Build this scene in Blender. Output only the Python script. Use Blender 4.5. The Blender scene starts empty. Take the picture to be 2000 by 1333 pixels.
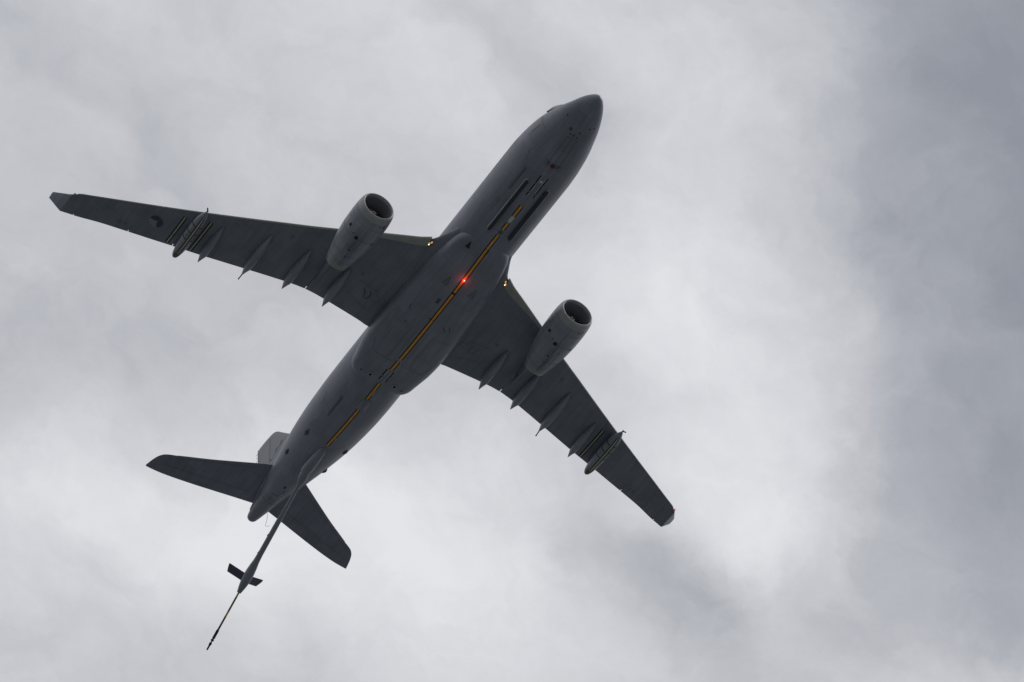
import bpy, bmesh, math, random
from math import sin, cos, pi, radians, sqrt
from mathutils import Vector, Matrix
from mathutils.bvhtree import BVHTree
random.seed(7)
scene = bpy.context.scene
COL = scene.collection
ALT = 379.35                       # height of the fuselage axis above the ground

# ------------------------------------------------------------ camera
cam = bpy.data.cameras.new('camera'); cam.sensor_width = 36
cam.lens = 11699.255 / 2000 * 36
cam.clip_start = 1; cam.clip_end = 100000
camo = bpy.data.objects.new('camera', cam); COL.objects.link(camo)
R = Vector((-0.51325668, -0.85241506, 0.09978045)); D = Vector((0.6291911, -0.45279776, -0.63173788)); F_ = Vector((0.58368325, -0.26146272, 0.76873345))
m = Matrix((R, -D, -F_)).transposed().to_4x4()
m.translation = Vector((-260.6136, 120.9182, -377.6467 + ALT))
camo.matrix_world = m
scene.camera = camo
scene.render.resolution_x = 1024; scene.render.resolution_y = 682
scene.view_settings.view_transform = 'Standard'; scene.view_settings.look = 'None'
scene.view_settings.exposure = 0.0; scene.view_settings.gamma = 1.0

# ------------------------------------------------------------ sky
SUN_EL, SUN_AZ = radians(52), radians(200)     # hidden behind the overcast
w = bpy.data.worlds.new('World'); scene.world = w; w.use_nodes = True
nt = w.node_tree; nt.nodes.clear()
def N(t, **k):
    n = nt.nodes.new(t)
    for a, b in k.items(): setattr(n, a, b)
    return n
def L(a, b): nt.links.new(a, b)
def M(op, a, b=None, c=None, clamp=False):
    n = N('ShaderNodeMath', operation=op); n.use_clamp = clamp
    for i, x in enumerate((a, b, c)):
        if x is None: continue
        if isinstance(x, (int, float)): n.inputs[i].default_value = x
        else: L(x, n.inputs[i])
    return n.outputs[0]
out = N('ShaderNodeOutputWorld'); bg = N('ShaderNodeBackground'); bg.inputs['Strength'].default_value = 0.1
L(bg.outputs[0], out.inputs[0])
sky = N('ShaderNodeTexSky', sky_type='NISHITA'); sky.sun_disc = False
sky.sun_elevation = SUN_EL; sky.sun_rotation = SUN_AZ
tc = N('ShaderNodeTexCoord'); sp = N('ShaderNodeSeparateXYZ'); L(tc.outputs['Generated'], sp.inputs[0])
dz = M('MAXIMUM', sp.outputs[2], 0.10)
u = M('SUBTRACT', M('DIVIDE', sp.outputs[0], dz), 0.7592)        # where the view ray meets the cloud layer
v = M('SUBTRACT', M('DIVIDE', sp.outputs[1], dz), -0.3401)
p = M('ADD', M('MULTIPLY', u, -5.20), M('MULTIPLY', v, -7.25))   # cloud-layer axes, along and across the streaks
q = M('ADD', M('MULTIPLY', u, 5.93), M('MULTIPLY', v, -3.56))
cb = N('ShaderNodeCombineXYZ'); L(p, cb.inputs[0]); L(q, cb.inputs[1])
def noise(scale, detail, rough, dist=0.0, vec=None, off=0.0):
    n = N('ShaderNodeTexNoise', noise_dimensions='3D'); n.inputs['Scale'].default_value = scale
    n.inputs['Detail'].default_value = detail; n.inputs['Roughness'].default_value = rough; n.inputs['Distortion'].default_value = dist
    mp = N('ShaderNodeMapping'); mp.inputs['Location'].default_value = (off, off * .7, off * 1.3)
    L(vec or cb.outputs[0], mp.inputs[0]); L(mp.outputs[0], n.inputs['Vector'])
    return n
wn = noise(3.4, 6, .6)                                          # warps the cloud edges
wv = N('ShaderNodeVectorMath', operation='SUBTRACT'); L(wn.outputs['Color'], wv.inputs[0]); wv.inputs[1].default_value = (.5, .5, .5)
ws = N('ShaderNodeVectorMath', operation='SCALE'); L(wv.outputs[0], ws.inputs[0]); ws.inputs['Scale'].default_value = .30
wa = N('ShaderNodeVectorMath', operation='ADD'); L(cb.outputs[0], wa.inputs[0]); L(ws.outputs[0], wa.inputs[1])
field = None
# clouds and thin places in the overcast: centre, radii, turn, amount
for (cx, cy, rx, ry, rot, amp) in [
    (1.06, -.44, .38, .60, -8, -.60), (1.02, .14, .34, .36, 8, -.11), (.92, .34, .22, .35, 10, -.22), (.70, -.30, .12, .22, 10, -.12), (.78, -.05, .14, .25, 12, -.14),
    (.44, .04, .26, .46, -12, .27), (.32, .34, .22, .16, 0, .10), (.46, .38, .18, .12, 20, .14), (.20, .44, .16, .12, 30, -.42), (.34, .55, .16, .09, 50, -.28), (.62, .52, .25, .12, 10, -.08),
    (-.10, .50, .44, .28, 0, .34), (-.30, .30, .20, .12, 0, .06), (-.90, .40, .22, .18, 0, .30), (-.55, .46, .42, .20, -10, .10), (-.88, .53, .10, .07, 15, -.12), (.12, -.50, .22, .07, 30, -.14), (.17, -.40, .07, .12, -10, -.12), (.33, -.50, .20, .16, 0, .10),
    (-1.0, .05, .40, .16, 0, -.08), (-.74, -.40, .30, .10, 30, -.09), (-.62, -.26, .24, .08, 45, -.08), (-1.05, -.6, .25, .2, 0, -.08), (-.30, -.42, .3, .2, 0, .05), (-.2, -.60, .2, .1, 0, .05),
    (.98, .64, .30, .10, -5, .22), (.68, .22, .14, .22, 10, -.12), (.60, .56, .16, .12, 0, -.07), (-.62, .40, .2, .14, 0, .10), (.22, .0, .2, .3, 0, .04), (.28, -.12, .2, .1, 0, .05)]:
    mp = N('ShaderNodeMapping', vector_type='TEXTURE')
    mp.inputs['Location'].default_value = (cx, cy, 0); mp.inputs['Rotation'].default_value = (0, 0, radians(rot)); mp.inputs['Scale'].default_value = (rx, ry, 1)
    L(wa.outputs[0], mp.inputs[0])
    sx = N('ShaderNodeSeparateXYZ'); L(mp.outputs[0], sx.inputs[0])
    r2 = M('ADD', M('MULTIPLY', sx.outputs[0], sx.outputs[0]), M('MULTIPLY', sx.outputs[1], sx.outputs[1]))
    g = M('MULTIPLY', M('EXPONENT', M('MULTIPLY', r2, -1.1)), amp)
    field = g if field is None else M('ADD', field, g)
n1 = noise(1.7, 7, .52, .3, wa.outputs[0], 3.1)
n2 = noise(5.0, 8, .58, .6, wa.outputs[0], 9.7)
n4 = noise(13, 9, .62, .8, wa.outputs[0], 2.2)
n3 = noise(.55, 3, .5, 0, None, 5.3)
# far from the patch overhead the overcast keeps breaking up by itself
far = N('ShaderNodeMapRange'); far.clamp = True
ln = N('ShaderNodeVectorMath', operation='LENGTH'); L(cb.outputs[0], ln.inputs[0]); L(ln.outputs['Value'], far.inputs['Value'])
far.inputs['From Min'].default_value = 1.4; far.inputs['From Max'].default_value = 3.0
base = M('ADD', M('ADD', .60, field), M('MULTIPLY', M('SUBTRACT', n1.outputs[0], .5), .36))
base = M('ADD', base, M('MULTIPLY', M('SUBTRACT', n2.outputs[0], .5), .37))
base = M('ADD', base, M('MULTIPLY', M('SUBTRACT', n4.outputs[0], .5), .10))
base = M('ADD', base, M('MULTIPLY', M('MULTIPLY', M('SUBTRACT', n3.outputs[0], .55), far.outputs[0]), 1.3), clamp=True)
cr = N('ShaderNodeValToRGB'); L(base, cr.inputs[0])
e = cr.color_ramp.elements
e[0].position = 0; e[0].color = (.275, .293, .335, 1)
e[1].position = 1; e[1].color = (.80, .805, .835, 1)
x = e.new(.30); x.color = (.400, .417, .463, 1)
x = e.new(.62); x.color = (.585, .590, .622, 1)
sc10 = N('ShaderNodeVectorMath', operation='SCALE'); L(cr.outputs[0], sc10.inputs[0]); L(M('MULTIPLY', M('ADD', 1.0, M('MULTIPLY', M('MAXIMUM', sp.outputs[2], 0.0), 2.0)), 10 / 2.54), sc10.inputs['Scale'])   # an overcast is a third as bright at the horizon as overhead
mx = N('ShaderNodeMix', data_type='RGBA'); mx.inputs[0].default_value = .985
L(sky.outputs[0], mx.inputs[6]); L(sc10.outputs[0], mx.inputs[7]); L(mx.outputs[2], bg.inputs['Color'])

# ------------------------------------------------------------ sun (veiled)
sl = bpy.data.lights.new('sun', 'SUN'); sl.energy = 0.7; sl.angle = radians(25); sl.color = (1, .96, .9)
so = bpy.data.objects.new('sun', sl); COL.objects.link(so)
sd = Vector((cos(SUN_EL) * sin(SUN_AZ), cos(SUN_EL) * cos(SUN_AZ), sin(SUN_EL)))
so.rotation_euler = sd.to_track_quat('Z', 'Y').to_euler(); so.location = (0, 0, 900)

# ------------------------------------------------------------ materials
MATS = {}
def newmat(name):
    mm = bpy.data.materials.new(name); mm.use_nodes = True
    return mm, mm.node_tree, mm.node_tree.nodes['Principled BSDF']
def simple(name, col, rough=.5, metal=0, var=.12, nscale=1.5, emit=None, es=0, spec=.5):
    mm, t, b = newmat(name)
    n = t.nodes.new('ShaderNodeTexNoise'); n.inputs['Scale'].default_value = nscale; n.inputs['Detail'].default_value = 5
    c = t.nodes.new('ShaderNodeTexCoord'); t.links.new(c.outputs['Object'], n.inputs['Vector'])
    r = t.nodes.new('ShaderNodeMix'); r.data_type = 'RGBA'
    r.inputs[6].default_value = (*[k * (1 - var) for k in col], 1); r.inputs[7].default_value = (*[k * (1 + var) for k in col], 1)
    t.links.new(n.outputs['Fac'], r.inputs[0]); t.links.new(r.outputs[2], b.inputs['Base Color'])
    b.inputs['Roughness'].default_value = rough; b.inputs['Metallic'].default_value = metal; b.inputs['Specular IOR Level'].default_value = spec
    if emit: b.inputs['Emission Color'].default_value = (*emit, 1); b.inputs['Emission Strength'].default_value = es
    MATS[name] = mm; return mm
def paint(name, col, mode='wing', rough=.42, soot=None):
    """military grey paint: panel joints, slightly different panels, grime carried aft by the airflow"""
    mm, t, b = newmat(name)
    n = lambda ty: t.nodes.new(ty)
    l = t.links.new
    def mt(op, a, bb=None, cl=False):
        k = n('ShaderNodeMath'); k.operation = op; k.use_clamp = cl
        for i, xx in enumerate((a, bb)):
            if xx is None: continue
            if isinstance(xx, (int, float)): k.inputs[i].default_value = xx
            else: l(xx, k.inputs[i])
        return k.outputs[0]
    c = n('ShaderNodeTexCoord'); s = n('ShaderNodeSeparateXYZ'); l(c.outputs['Object'], s.inputs[0])
    if mode == 'body':
        second = mt('MULTIPLY', mt('ARCTAN2', s.outputs[1], s.outputs[2]), 2.82)
    else: second = s.outputs[1]
    cv = n('ShaderNodeCombineXYZ'); l(s.outputs[0], cv.inputs[0]); l(second, cv.inputs[1])
    br = n('ShaderNodeTexBrick'); l(cv.outputs[0], br.inputs['Vector'])
    br.inputs['Color1'].default_value = (.94, .94, .94, 1); br.inputs['Color2'].default_value = (1.05, 1.05, 1.05, 1); br.inputs['Mortar'].default_value = (.66, .66, .66, 1)
    br.inputs['Scale'].default_value = 1; br.inputs['Mortar Size'].default_value = .014; br.inputs['Brick Width'].default_value = 3.3 if mode == 'body' else 2.1
    br.inputs['Row Height'].default_value = 1.77 if mode == 'body' else 1.55; br.inputs['Bias'].default_value = 0
    # streaks: long along the airflow, fine across it
    mp = n('ShaderNodeMapping'); mp.inputs['Scale'].default_value = (.22, 2.2, 1); l(cv.outputs[0], mp.inputs[0])
    st = n('ShaderNodeTexNoise'); st.inputs['Scale'].default_value = 1.4; st.inputs['Detail'].default_value = 8; st.inputs['Roughness'].default_value = .62; l(mp.outputs[0], st.inputs['Vector'])
    bl = n('ShaderNodeTexNoise'); bl.inputs['Scale'].default_value = .55; bl.inputs['Detail'].default_value = 6; l(c.outputs['Object'], bl.inputs['Vector'])
    f = mt('MULTIPLY', mt('ADD', .60, mt('MULTIPLY', st.outputs['Fac'], .80)), mt('ADD', .70, mt('MULTIPLY', bl.outputs['Fac'], .60)))
    if soot:                                   # burnt oil and hydraulic stains under the nacelle, round one centre line
        (cx, cy, lx, ly) = soot
        dx = mt('DIVIDE', mt('SUBTRACT', s.outputs[0], cx), lx); dy = mt('DIVIDE', mt('SUBTRACT', mt('ABSOLUTE', s.outputs[1]), cy), ly)
        rr = mt('ADD', mt('MULTIPLY', dx, dx), mt('MULTIPLY', dy, dy))
        k = mt('EXPONENT', mt('MULTIPLY', rr, -1.0))
        low = mt('LESS_THAN', s.outputs[2], -2.9)
        sn = n('ShaderNodeTexNoise'); sn.inputs['Scale'].default_value = 2.6; sn.inputs['Detail'].default_value = 7; sn.inputs['Roughness'].default_value = .65; l(mp.outputs[0], sn.inputs['Vector'])
        a = mt('MULTIPLY', mt('MULTIPLY', k, low), mt('MULTIPLY', mt('SUBTRACT', sn.outputs['Fac'], .36), 4.2, True), True)
        f = mt('MULTIPLY', f, mt('SUBTRACT', 1.0, mt('MULTIPLY', a, .66)))
    cc = n('ShaderNodeVectorMath'); cc.operation = 'SCALE'; l(br.outputs['Color'], cc.inputs[0]); l(f, cc.inputs['Scale'])
    c2 = n('ShaderNodeVectorMath'); c2.operation = 'MULTIPLY'; l(cc.outputs[0], c2.inputs[0]); c2.inputs[1].default_value = col
    l(c2.outputs[0], b.inputs['Base Color'])
    b.inputs['Specular IOR Level'].default_value = .7
    rg = mt('ADD', rough - .10, mt('MULTIPLY', st.outputs['Fac'], .16)); l(rg, b.inputs['Roughness'])
    MATS[name] = mm; return mm
GREY = (.243, .262, .318)
paint('body_paint', GREY, 'body'); paint('wing_paint', (.212, .229, .274), 'wing'); paint('fairing_paint', (.29, .31, .355), 'wing'); paint('fin_paint', (.135, .146, .175), 'wing'); paint('tail_paint', (.212, .227, .284), 'wing')
paint('nacelle_paint', (.32, .34, .39), 'wing', .36, soot=(22.6, 9.45, 2.9, .55))
simple('slat_paint', (.37, .385, .35), .4); simple('edge_metal', (.42, .42, .38), .35, .4)
simple('lip_metal', (.44, .46, .45), .38, .3); simple('nozzle_metal', (.36, .355, .33), .42, .5)
simple('dark_gap', (.03, .032, .036), .7); simple('black_mark', (.012, .012, .016), .6); simple('orange_stripe', (.92, .43, .05), .6, var=.25, nscale=2.2)
simple('cream_stripe', (.56, .54, .42), .5); simple('pale_plastic', (.75, .74, .66), .45); simple('dark_lens', (.035, .035, .055), .25); simple('white_mark', (.72, .76, .76), .5)
simple('tunnel_olive', (.13, .125, .085), .5); simple('window_glass', (.02, .028, .032), .15); simple('duct_dark', (.26, .255, .30), .5); simple('fan_dark', (.16, .155, .185), .4, .3); simple('spiral_white', (.8, .8, .8), .5)
simple('red_panel', (.13, .028, .035), .5); simple('faint_dark', (.17, .19, .215), .5); simple('cowl_line', (.20, .212, .235), .45); simple('faint_light', (.36, .39, .42), .45); simple('dark_paint', (.10, .112, .12), .5)
simple('roundel_dark', (.065, .068, .11), .5); simple('roundel_pale', (.30, .32, .34), .5); simple('boom_fin_dark', (.085, .085, .125), .6, spec=.25); simple('boom_paint', (.27, .295, .34), .34)
simple('tube_green', (.06, .19, .06), .5); simple('tube_yellow', (.60, .55, .14), .5); simple('tube_red', (.26, .03, .03), .5); simple('tube_black', (.012, .012, .014), .5)
simple('beacon_red', (.5, .02, .02), .3, emit=(1, .04, .03), es=2.5); simple('lamp_warm', (.8, .6, .3), .3, emit=(1, .52, .16), es=.55); simple('lamp_core', (1, .9, .6), .3, emit=(1, .82, .45), es=3)
simple('beacon_core', (1, .6, .5), .3, emit=(1, .35, .25), es=5); simple('lamp_red', (.4, .02, .02), .3, emit=(1, .1, .08), es=.12); simple('lamp_green', (.02, .2, .08), .3); simple('red_badge', (.35, .10, .10), .5)
# ground
g, t, b = newmat('airfield_ground'); MATS['airfield_ground'] = g
c = t.nodes.new('ShaderNodeTexCoord'); n1g = t.nodes.new('ShaderNodeTexNoise'); n1g.inputs['Scale'].default_value = .004; n1g.inputs['Detail'].default_value = 10
t.links.new(c.outputs['Object'], n1g.inputs['Vector']); rg = t.nodes.new('ShaderNodeValToRGB'); t.links.new(n1g.outputs['Fac'], rg.inputs[0])
rg.color_ramp.elements[0].position = .35; rg.color_ramp.elements[0].color = (.108, .121, .122, 1); rg.color_ramp.elements[1].position = .65; rg.color_ramp.elements[1].color = (.172, .185, .185, 1)
t.links.new(rg.outputs[0], b.inputs['Base Color']); b.inputs['Roughness'].default_value = .95; b.inputs['Specular IOR Level'].default_value = .1

# ------------------------------------------------------------ builders
def mesh_obj(name, verts, faces, mat, parent=None, smooth=True, angle=None, label=None):
    me = bpy.data.meshes.new(name); me.from_pydata([tuple(a) for a in verts], [], faces); me.validate(); me.update()
    bm = bmesh.new(); bm.from_mesh(me); bmesh.ops.remove_doubles(bm, verts=bm.verts, dist=1e-5); bmesh.ops.recalc_face_normals(bm, faces=bm.faces); bm.to_mesh(me); bm.free()
    for pp in me.polygons: pp.use_smooth = smooth
    if smooth and angle: me.set_sharp_from_angle(angle=radians(angle))
    me.materials.append(MATS[mat])
    o = bpy.data.objects.new(name, me); COL.objects.link(o)
    if parent: o.parent = parent
    if label: o['label'] = label
    return o
class G:
    """gathers shapes into one mesh"""
    def __init__(s): s.v = []; s.f = []
    def add(s, v, f):
        k = len(s.v); s.v += [Vector(a) for a in v]; s.f += [[i + k for i in q] for q in f]; return s
    def loft(s, rings, cap0=True, cap1=True):
        n = len(rings[0]); v = [a for r in rings for a in r]; f = []
        for i in range(len(rings) - 1):
            for j in range(n):
                a = i * n + j; bb = i * n + (j + 1) % n; f.append((a, bb, bb + n, a + n))
        if cap0: f.append(tuple(range(n))[::-1])
        if cap1: f.append(tuple((len(rings) - 1) * n + j for j in range(n)))
        return s.add(v, f)
    def tube(s, pts, rad, n=20, flat=1.0, up=(0, 0, 1)):
        pts = [Vector(a) for a in pts]; rings = []
        if isinstance(rad, (int, float)): rad = [rad] * len(pts)
        for i, a in enumerate(pts):
            d = (pts[min(i + 1, len(pts) - 1)] - pts[max(i - 1, 0)]).normalized()
            e1 = d.cross(Vector(up)); e1 = e1.normalized() if e1.length > 1e-4 else Vector((1, 0, 0)); e2 = e1.cross(d)
            rings.append([a + (e1 * cos(2 * pi * k / n) * flat + e2 * sin(2 * pi * k / n)) * rad[i] for k in range(n)])
        return s.loft(rings)
    def prism(s, poly, off):
        off = Vector(off); n = len(poly); a = [Vector(q) for q in poly]; b_ = [q + off for q in a]
        return s.add(a + b_, [tuple(range(n))[::-1], tuple(range(n, 2 * n))] + [(i, (i + 1) % n, n + (i + 1) % n, n + i) for i in range(n)])
    def sphere(s, c, r, n=16, m_=10):
        r = Vector(r) if not isinstance(r, (int, float)) else Vector((r, r, r)); c = Vector(c); v = []; f = []
        for i in range(m_ + 1):
            for j in range(n):
                th = pi * i / m_; ph = 2 * pi * j / n
                v.append(c + Vector((r.x * sin(th) * cos(ph), r.y * sin(th) * sin(ph), r.z * cos(th))))
        for i in range(m_):
            for j in range(n): f.append((i * n + j, i * n + (j + 1) % n, (i + 1) * n + (j + 1) % n, (i + 1) * n + j))
        return s.add(v, f)
    def make(s, name, mat, parent=None, **k): return mesh_obj(name, s.v, s.f, mat, parent, **k)
def pchip(xs, ys, x_):
    n = len(xs); h = [xs[i + 1] - xs[i] for i in range(n - 1)]; d = [(ys[i + 1] - ys[i]) / h[i] for i in range(n - 1)]
    m_ = [d[0]] + [0] * (n - 2) + [d[-1]]
    for i in range(1, n - 1):
        if d[i - 1] * d[i] > 0:
            w1 = 2 * h[i] + h[i - 1]; w2 = h[i] + 2 * h[i - 1]; m_[i] = (w1 + w2) / (w1 / d[i - 1] + w2 / d[i])
    i = 0
    while i < n - 2 and x_ > xs[i + 1]: i += 1
    tt = min(max((x_ - xs[i]) / h[i], 0), 1)
    return (2 * tt**3 - 3 * tt * tt + 1) * ys[i] + (tt**3 - 2 * tt * tt + tt) * h[i] * m_[i] + (-2 * tt**3 + 3 * tt * tt) * ys[i + 1] + (tt**3 - tt * tt) * h[i] * m_[i + 1]

# ------------------------------------------------------------ ground
S = 40000
gr = mesh_obj('ground', [(-S, -S, 0), (S, -S, 0), (S, S, 0), (-S, S, 0)], [(0, 1, 2, 3)], 'airfield_ground', smooth=False)
gr['kind'] = 'structure'

# ============================================================ THE AIRCRAFT
# aircraft axes: x aft from the nose, y to starboard, z up from the fuselage axis (metres)
root = bpy.data.objects.new('tanker_aircraft', None); COL.objects.link(root); root.location = (0, 0, ALT); root.empty_display_size = 5
root['label'] = 'dark grey twin-engine aerial refuelling tanker flying overhead with its boom lowered'; root['category'] = 'aircraft'

# x, half width, top, bottom
FU = [(0,.02,-.77,-.81),(.1,.27,-.52,-1.03),(.3,.48,-.32,-1.20),(.6,.71,-.11,-1.34),(1,.96,.10,-1.47),(1.5,1.21,.30,-1.61),(2,1.42,.48,-1.74),(2.6,1.65,.78,-1.89),
      (3.2,1.85,1.12,-2.02),(4,2.08,1.60,-2.20),(5,2.32,2.04,-2.39),(6,2.53,2.37,-2.57),(7,2.67,2.58,-2.69),(8,2.76,2.72,-2.77),(9.3,2.82,2.81,-2.82),(20,2.82,2.82,-2.82),(37,2.82,2.82,-2.82),
      (39,2.80,2.82,-2.74),(41,2.72,2.82,-2.55),(43,2.60,2.82,-2.24),(45,2.40,2.82,-1.86),(47,2.14,2.80,-1.40),(49,1.82,2.74,-.93),(51,1.47,2.62,-.42),(53,1.08,2.42,.16),(55,.74,2.20,.68),
      (56.2,.58,2.06,.95),(56.85,.46,1.95,1.12),(57.15,.31,1.83,1.27),(57.28,.02,1.58,1.54)]
FX = [a[0] for a in FU]; FC = [[a[k] for a in FU] for k in (1, 2, 3)]
def fdim(x_): return [pchip(FX, FC[k], x_) for k in range(3)]
def fpt(x_, ph, off=0.0):
    """fuselage skin at station x, ph degrees from straight down towards starboard"""
    w_, t_, b_ = fdim(x_); a = radians(ph); zc = (t_ + b_) / 2; hz = (t_ - b_) / 2
    n_ = Vector((0, sin(a) / w_, -cos(a) / hz)).normalized()
    return Vector((x_, w_ * sin(a), zc - hz * cos(a))) + n_ * off
xs = [0, .02, .05, .1, .2, .3, .45, .6, .8] + [1 + .25 * i for i in range(33)] + [9.5 + .5 * i for i in range(56)] + [37.5 + .4 * i for i in range(48)] + [56.85, 57.0, 57.1, 57.17, 57.23, 57.27]
fus = G().loft([[fpt(x_, 360 * k / 120) for k in range(120)] for x_ in xs]).make('fuselage', 'body_paint', root)

# belly fairing, wide and flat-bottomed under the wing box
BX = [16.6, 17.2, 18, 19, 20, 21.2, 22.5, 24, 26, 29, 30.5, 31.7, 32.7, 33.5, 34.1, 34.55, 34.9, 35.05]
BW = [1.30, 2.05, 2.42, 2.62, 2.76, 2.92, 3.06, 3.16, 3.27, 3.36, 3.33, 3.24, 3.08, 2.94, 2.84, 2.64, 2.25, 1.9]
BB = [-2.70, -2.84, -2.93, -3.03, -3.12, -3.18, -3.24, -3.28, -3.29, -3.24, -3.17, -3.07, -2.97, -2.87, -2.78, -2.68, -2.55, -2.4]
BH = [.80, 1.05, 1.2, 1.3, 1.4, 1.5, 1.55, 1.6, 1.6, 1.6, 1.55, 1.45, 1.35, 1.25, 1.15, 1.0, .75, .5]
def bring(x_, n=96):
    w_, b_, h_ = pchip(BX, BW, x_), pchip(BX, BB, x_), pchip(BX, BH, x_); zc = b_ + h_; r_ = []
    for k in range(n):
        a = 2 * pi * k / n; e_ = 2 / 2.7; cc, ss = cos(a), sin(a)
        y_ = w_ * math.copysign(abs(ss) ** e_, ss); z_ = -h_ * math.copysign(abs(cc) ** e_, cc)
        if z_ > 0: z_ *= .8; y_ *= 1 - .15 * (z_ / h_)
        r_.append(Vector((x_, y_, zc + z_)))
    return r_
bxs = [16.6 + (35.05 - 16.6) * i / 110 for i in range(111)]
fair = G().loft([bring(x_) for x_ in bxs]).make('belly_fairing', 'body_paint', root)
def bvh_of(o): return BVHTree.FromPolygons([vv.co.copy() for vv in o.data.vertices], [tuple(pp.vertices) for pp in o.data.polygons])
bvF, bvB = bvh_of(fus), bvh_of(fair)
def below(x_, y_, trees=(None,), tries=0):
    best = None
    for tr in trees:
        h = tr.ray_cast(Vector((x_, y_, -30)), Vector((0, 0, 1)))
        if h[0] is not None and (best is None or h[0].z < best.z): best = h[0]
    if best is None and tries < 4: return below(x_ + .07, y_, trees, tries + 1)      # just ahead of a leading edge: take the edge itself
    return best
BEL = (bvF, bvB)
def belly(x_, y_, off):
    h = below(x_, y_, BEL); return Vector((x_, y_, h.z - off))
def decal_grid(x0, x1, ys, off, trees=BEL, step=.12):
    n = max(1, int(round((x1 - x0) / step))); gq = G(); v = []; f = []; m_ = len(ys)
    for i in range(n + 1):
        for y_ in ys:
            xx = x0 + (x1 - x0) * i / n; h = below(xx, y_, trees); v.append((xx, y_, h.z - off))
    for i in range(n):
        for j in range(m_ - 1): f.append((i * m_ + j, i * m_ + j + 1, (i + 1) * m_ + j + 1, (i + 1) * m_ + j))
    return v, f
def lin(a, b_, n): return [a + (b_ - a) * i / (n - 1) for i in range(n)]
def decal(name, x0, x1, y0, y1, mat, parent, off=.012, trees=BEL):
    v, f = decal_grid(x0, x1, lin(y0, y1, 5), off, trees); return mesh_obj(name, v, f, mat, parent, smooth=False)
def ribbon(g_, pts, width, trees=BEL, off=.012):
    """thin painted line through (x, y) points, laid on the underside"""
    for (a, b_) in zip(pts[:-1], pts[1:]):
        a = Vector(a); b_ = Vector(b_); d = b_ - a; n = max(1, int(d.length / .15)); nn = Vector((-d.y, d.x)).normalized() * width / 2; v = []
        for i in range(n + 1):
            q_ = a + d * i / n
            for s_ in (-1, 1):
                k = q_ + nn * s_; h = below(k.x, k.y, trees)
                if h is None: return g_
                v.append((k.x, k.y, h.z - off))
        g_.add(v, [(2 * i, 2 * i + 1, 2 * i + 3, 2 * i + 2) for i in range(n)])
    return g_
def poly_decal(name, pts, mat, parent, trees=BEL, off=.018):
    v = []
    c0 = below(sum(a[0] for a in pts) / len(pts), sum(a[1] for a in pts) / len(pts), trees)
    for x_, y_ in pts: h = below(x_, y_, trees) or c0; v.append((x_, y_, h.z - off))
    cx = sum(a[0] for a in v) / len(v); cy = sum(a[1] for a in v) / len(v); v.append((cx, cy, below(cx, cy, trees).z - off)); n = len(pts)
    return mesh_obj(name, v, [(i, (i + 1) % n, n) for i in range(n)], mat, parent, smooth=False)
def side_ribbon(g_, pts, width, off=.012):
    """line through (x, angle) points on the fuselage side"""
    for (a, b_) in zip(pts[:-1], pts[1:]):
        n = max(1, int(max(abs(a[0] - b_[0]) / .2, abs(a[1] - b_[1]) / 4))); P_ = [fpt(a[0] + (b_[0] - a[0]) * i / n, a[1] + (b_[1] - a[1]) * i / n, off) for i in range(n + 1)]
        v = []
        for i, k in enumerate(P_):
            d = P_[min(i + 1, n)] - P_[max(i - 1, 0)]; nrm = Vector((0, k.y, k.z)).normalized(); s_ = d.cross(nrm).normalized() * width / 2
            v += [k - s_, k + s_]
        g_.add(v, [(2 * i, 2 * i + 1, 2 * i + 3, 2 * i + 2) for i in range(n)])
    return g_
def circle_pts(cx, cy, rx, ry=None, n=20): ry = ry or rx; return [(cx + rx * cos(2 * pi * k / n), cy + ry * sin(2 * pi * k / n)) for k in range(n)]

# --- centre stripe: orange between two black lines, broken by antennas and lights
for (a, b_) in [(11.55, 12.82), (13.72, 14.50), (15.22, 16.55)]:
    decal('stripe_border', a, b_, -.19, .19, 'black_mark', fus, .012); decal('belly_stripe', a, b_ + .02, -.095, .095, 'orange_stripe', fus, .022)
for (a, b_) in [(16.56, 30.78), (31.08, 32.30)]:
    decal('stripe_border', a, b_, -.19, .19, 'black_mark', fair, .012); decal('belly_stripe', a, b_, -.095, .095, 'orange_stripe', fair, .022)
for (a, b_) in [(34.25, 36.35), (37.62, 43.05)]:
    decal('stripe_border', a, b_, -.17, .17, 'black_mark', fus, .012); decal('belly_stripe', a, b_ + .02, -.085, .085, 'orange_stripe', fus, .022)
for x_ in (38.3, 39.0, 40.2, 40.85): G().sphere(belly(x_, 0, .03), (.05, .05, .03), 10, 6).make('drain', 'pale_plastic', fus)
g_ = G()
for x_ in (41.9,): g_.sphere(belly(x_, -.16, .05), (.28, .06, .12), 12, 8)
g_.make('drain_mast', 'body_paint', fus)
G().prism([belly(35.0, -.14, -.02), belly(35.55, -.14, -.02), belly(35.62, -.14, .22), belly(35.42, -.14, .22)], (0, .05, 0)).make('blade_antenna', 'faint_light', fus)
G().prism([belly(17.0, -.30, -.02), belly(17.5, -.30, -.02), belly(17.6, -.30, .30), belly(17.35, -.30, .30)], (0, .05, 0)).make('blade_antenna', 'faint_light', fair)
poly = [(12.84, 0), (12.92, .12), (13.1, .17), (13.3, .14), (13.72, .02), (13.72, -.02), (13.3, -.14), (13.1, -.17), (12.92, -.12)]
zc = belly(13.2, 0, 0).z
G().sphere((13.22, 0, zc - .02), (.42, .17, .10), 20, 10).make('teardrop_antenna', 'pale_plastic', fus)
poly_decal('access_panel', circle_pts(14.87, 0, .26, .24), 'faint_dark', fus); G().sphere(belly(14.87, 0, 0), (.15, .15, .07), 16, 8).make('dome_antenna', 'dark_paint', fus)
G().sphere(belly(30.93, 0, 0), (.12, .14, .06), 16, 8).make('dome_antenna', 'faint_light', fair)
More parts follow.
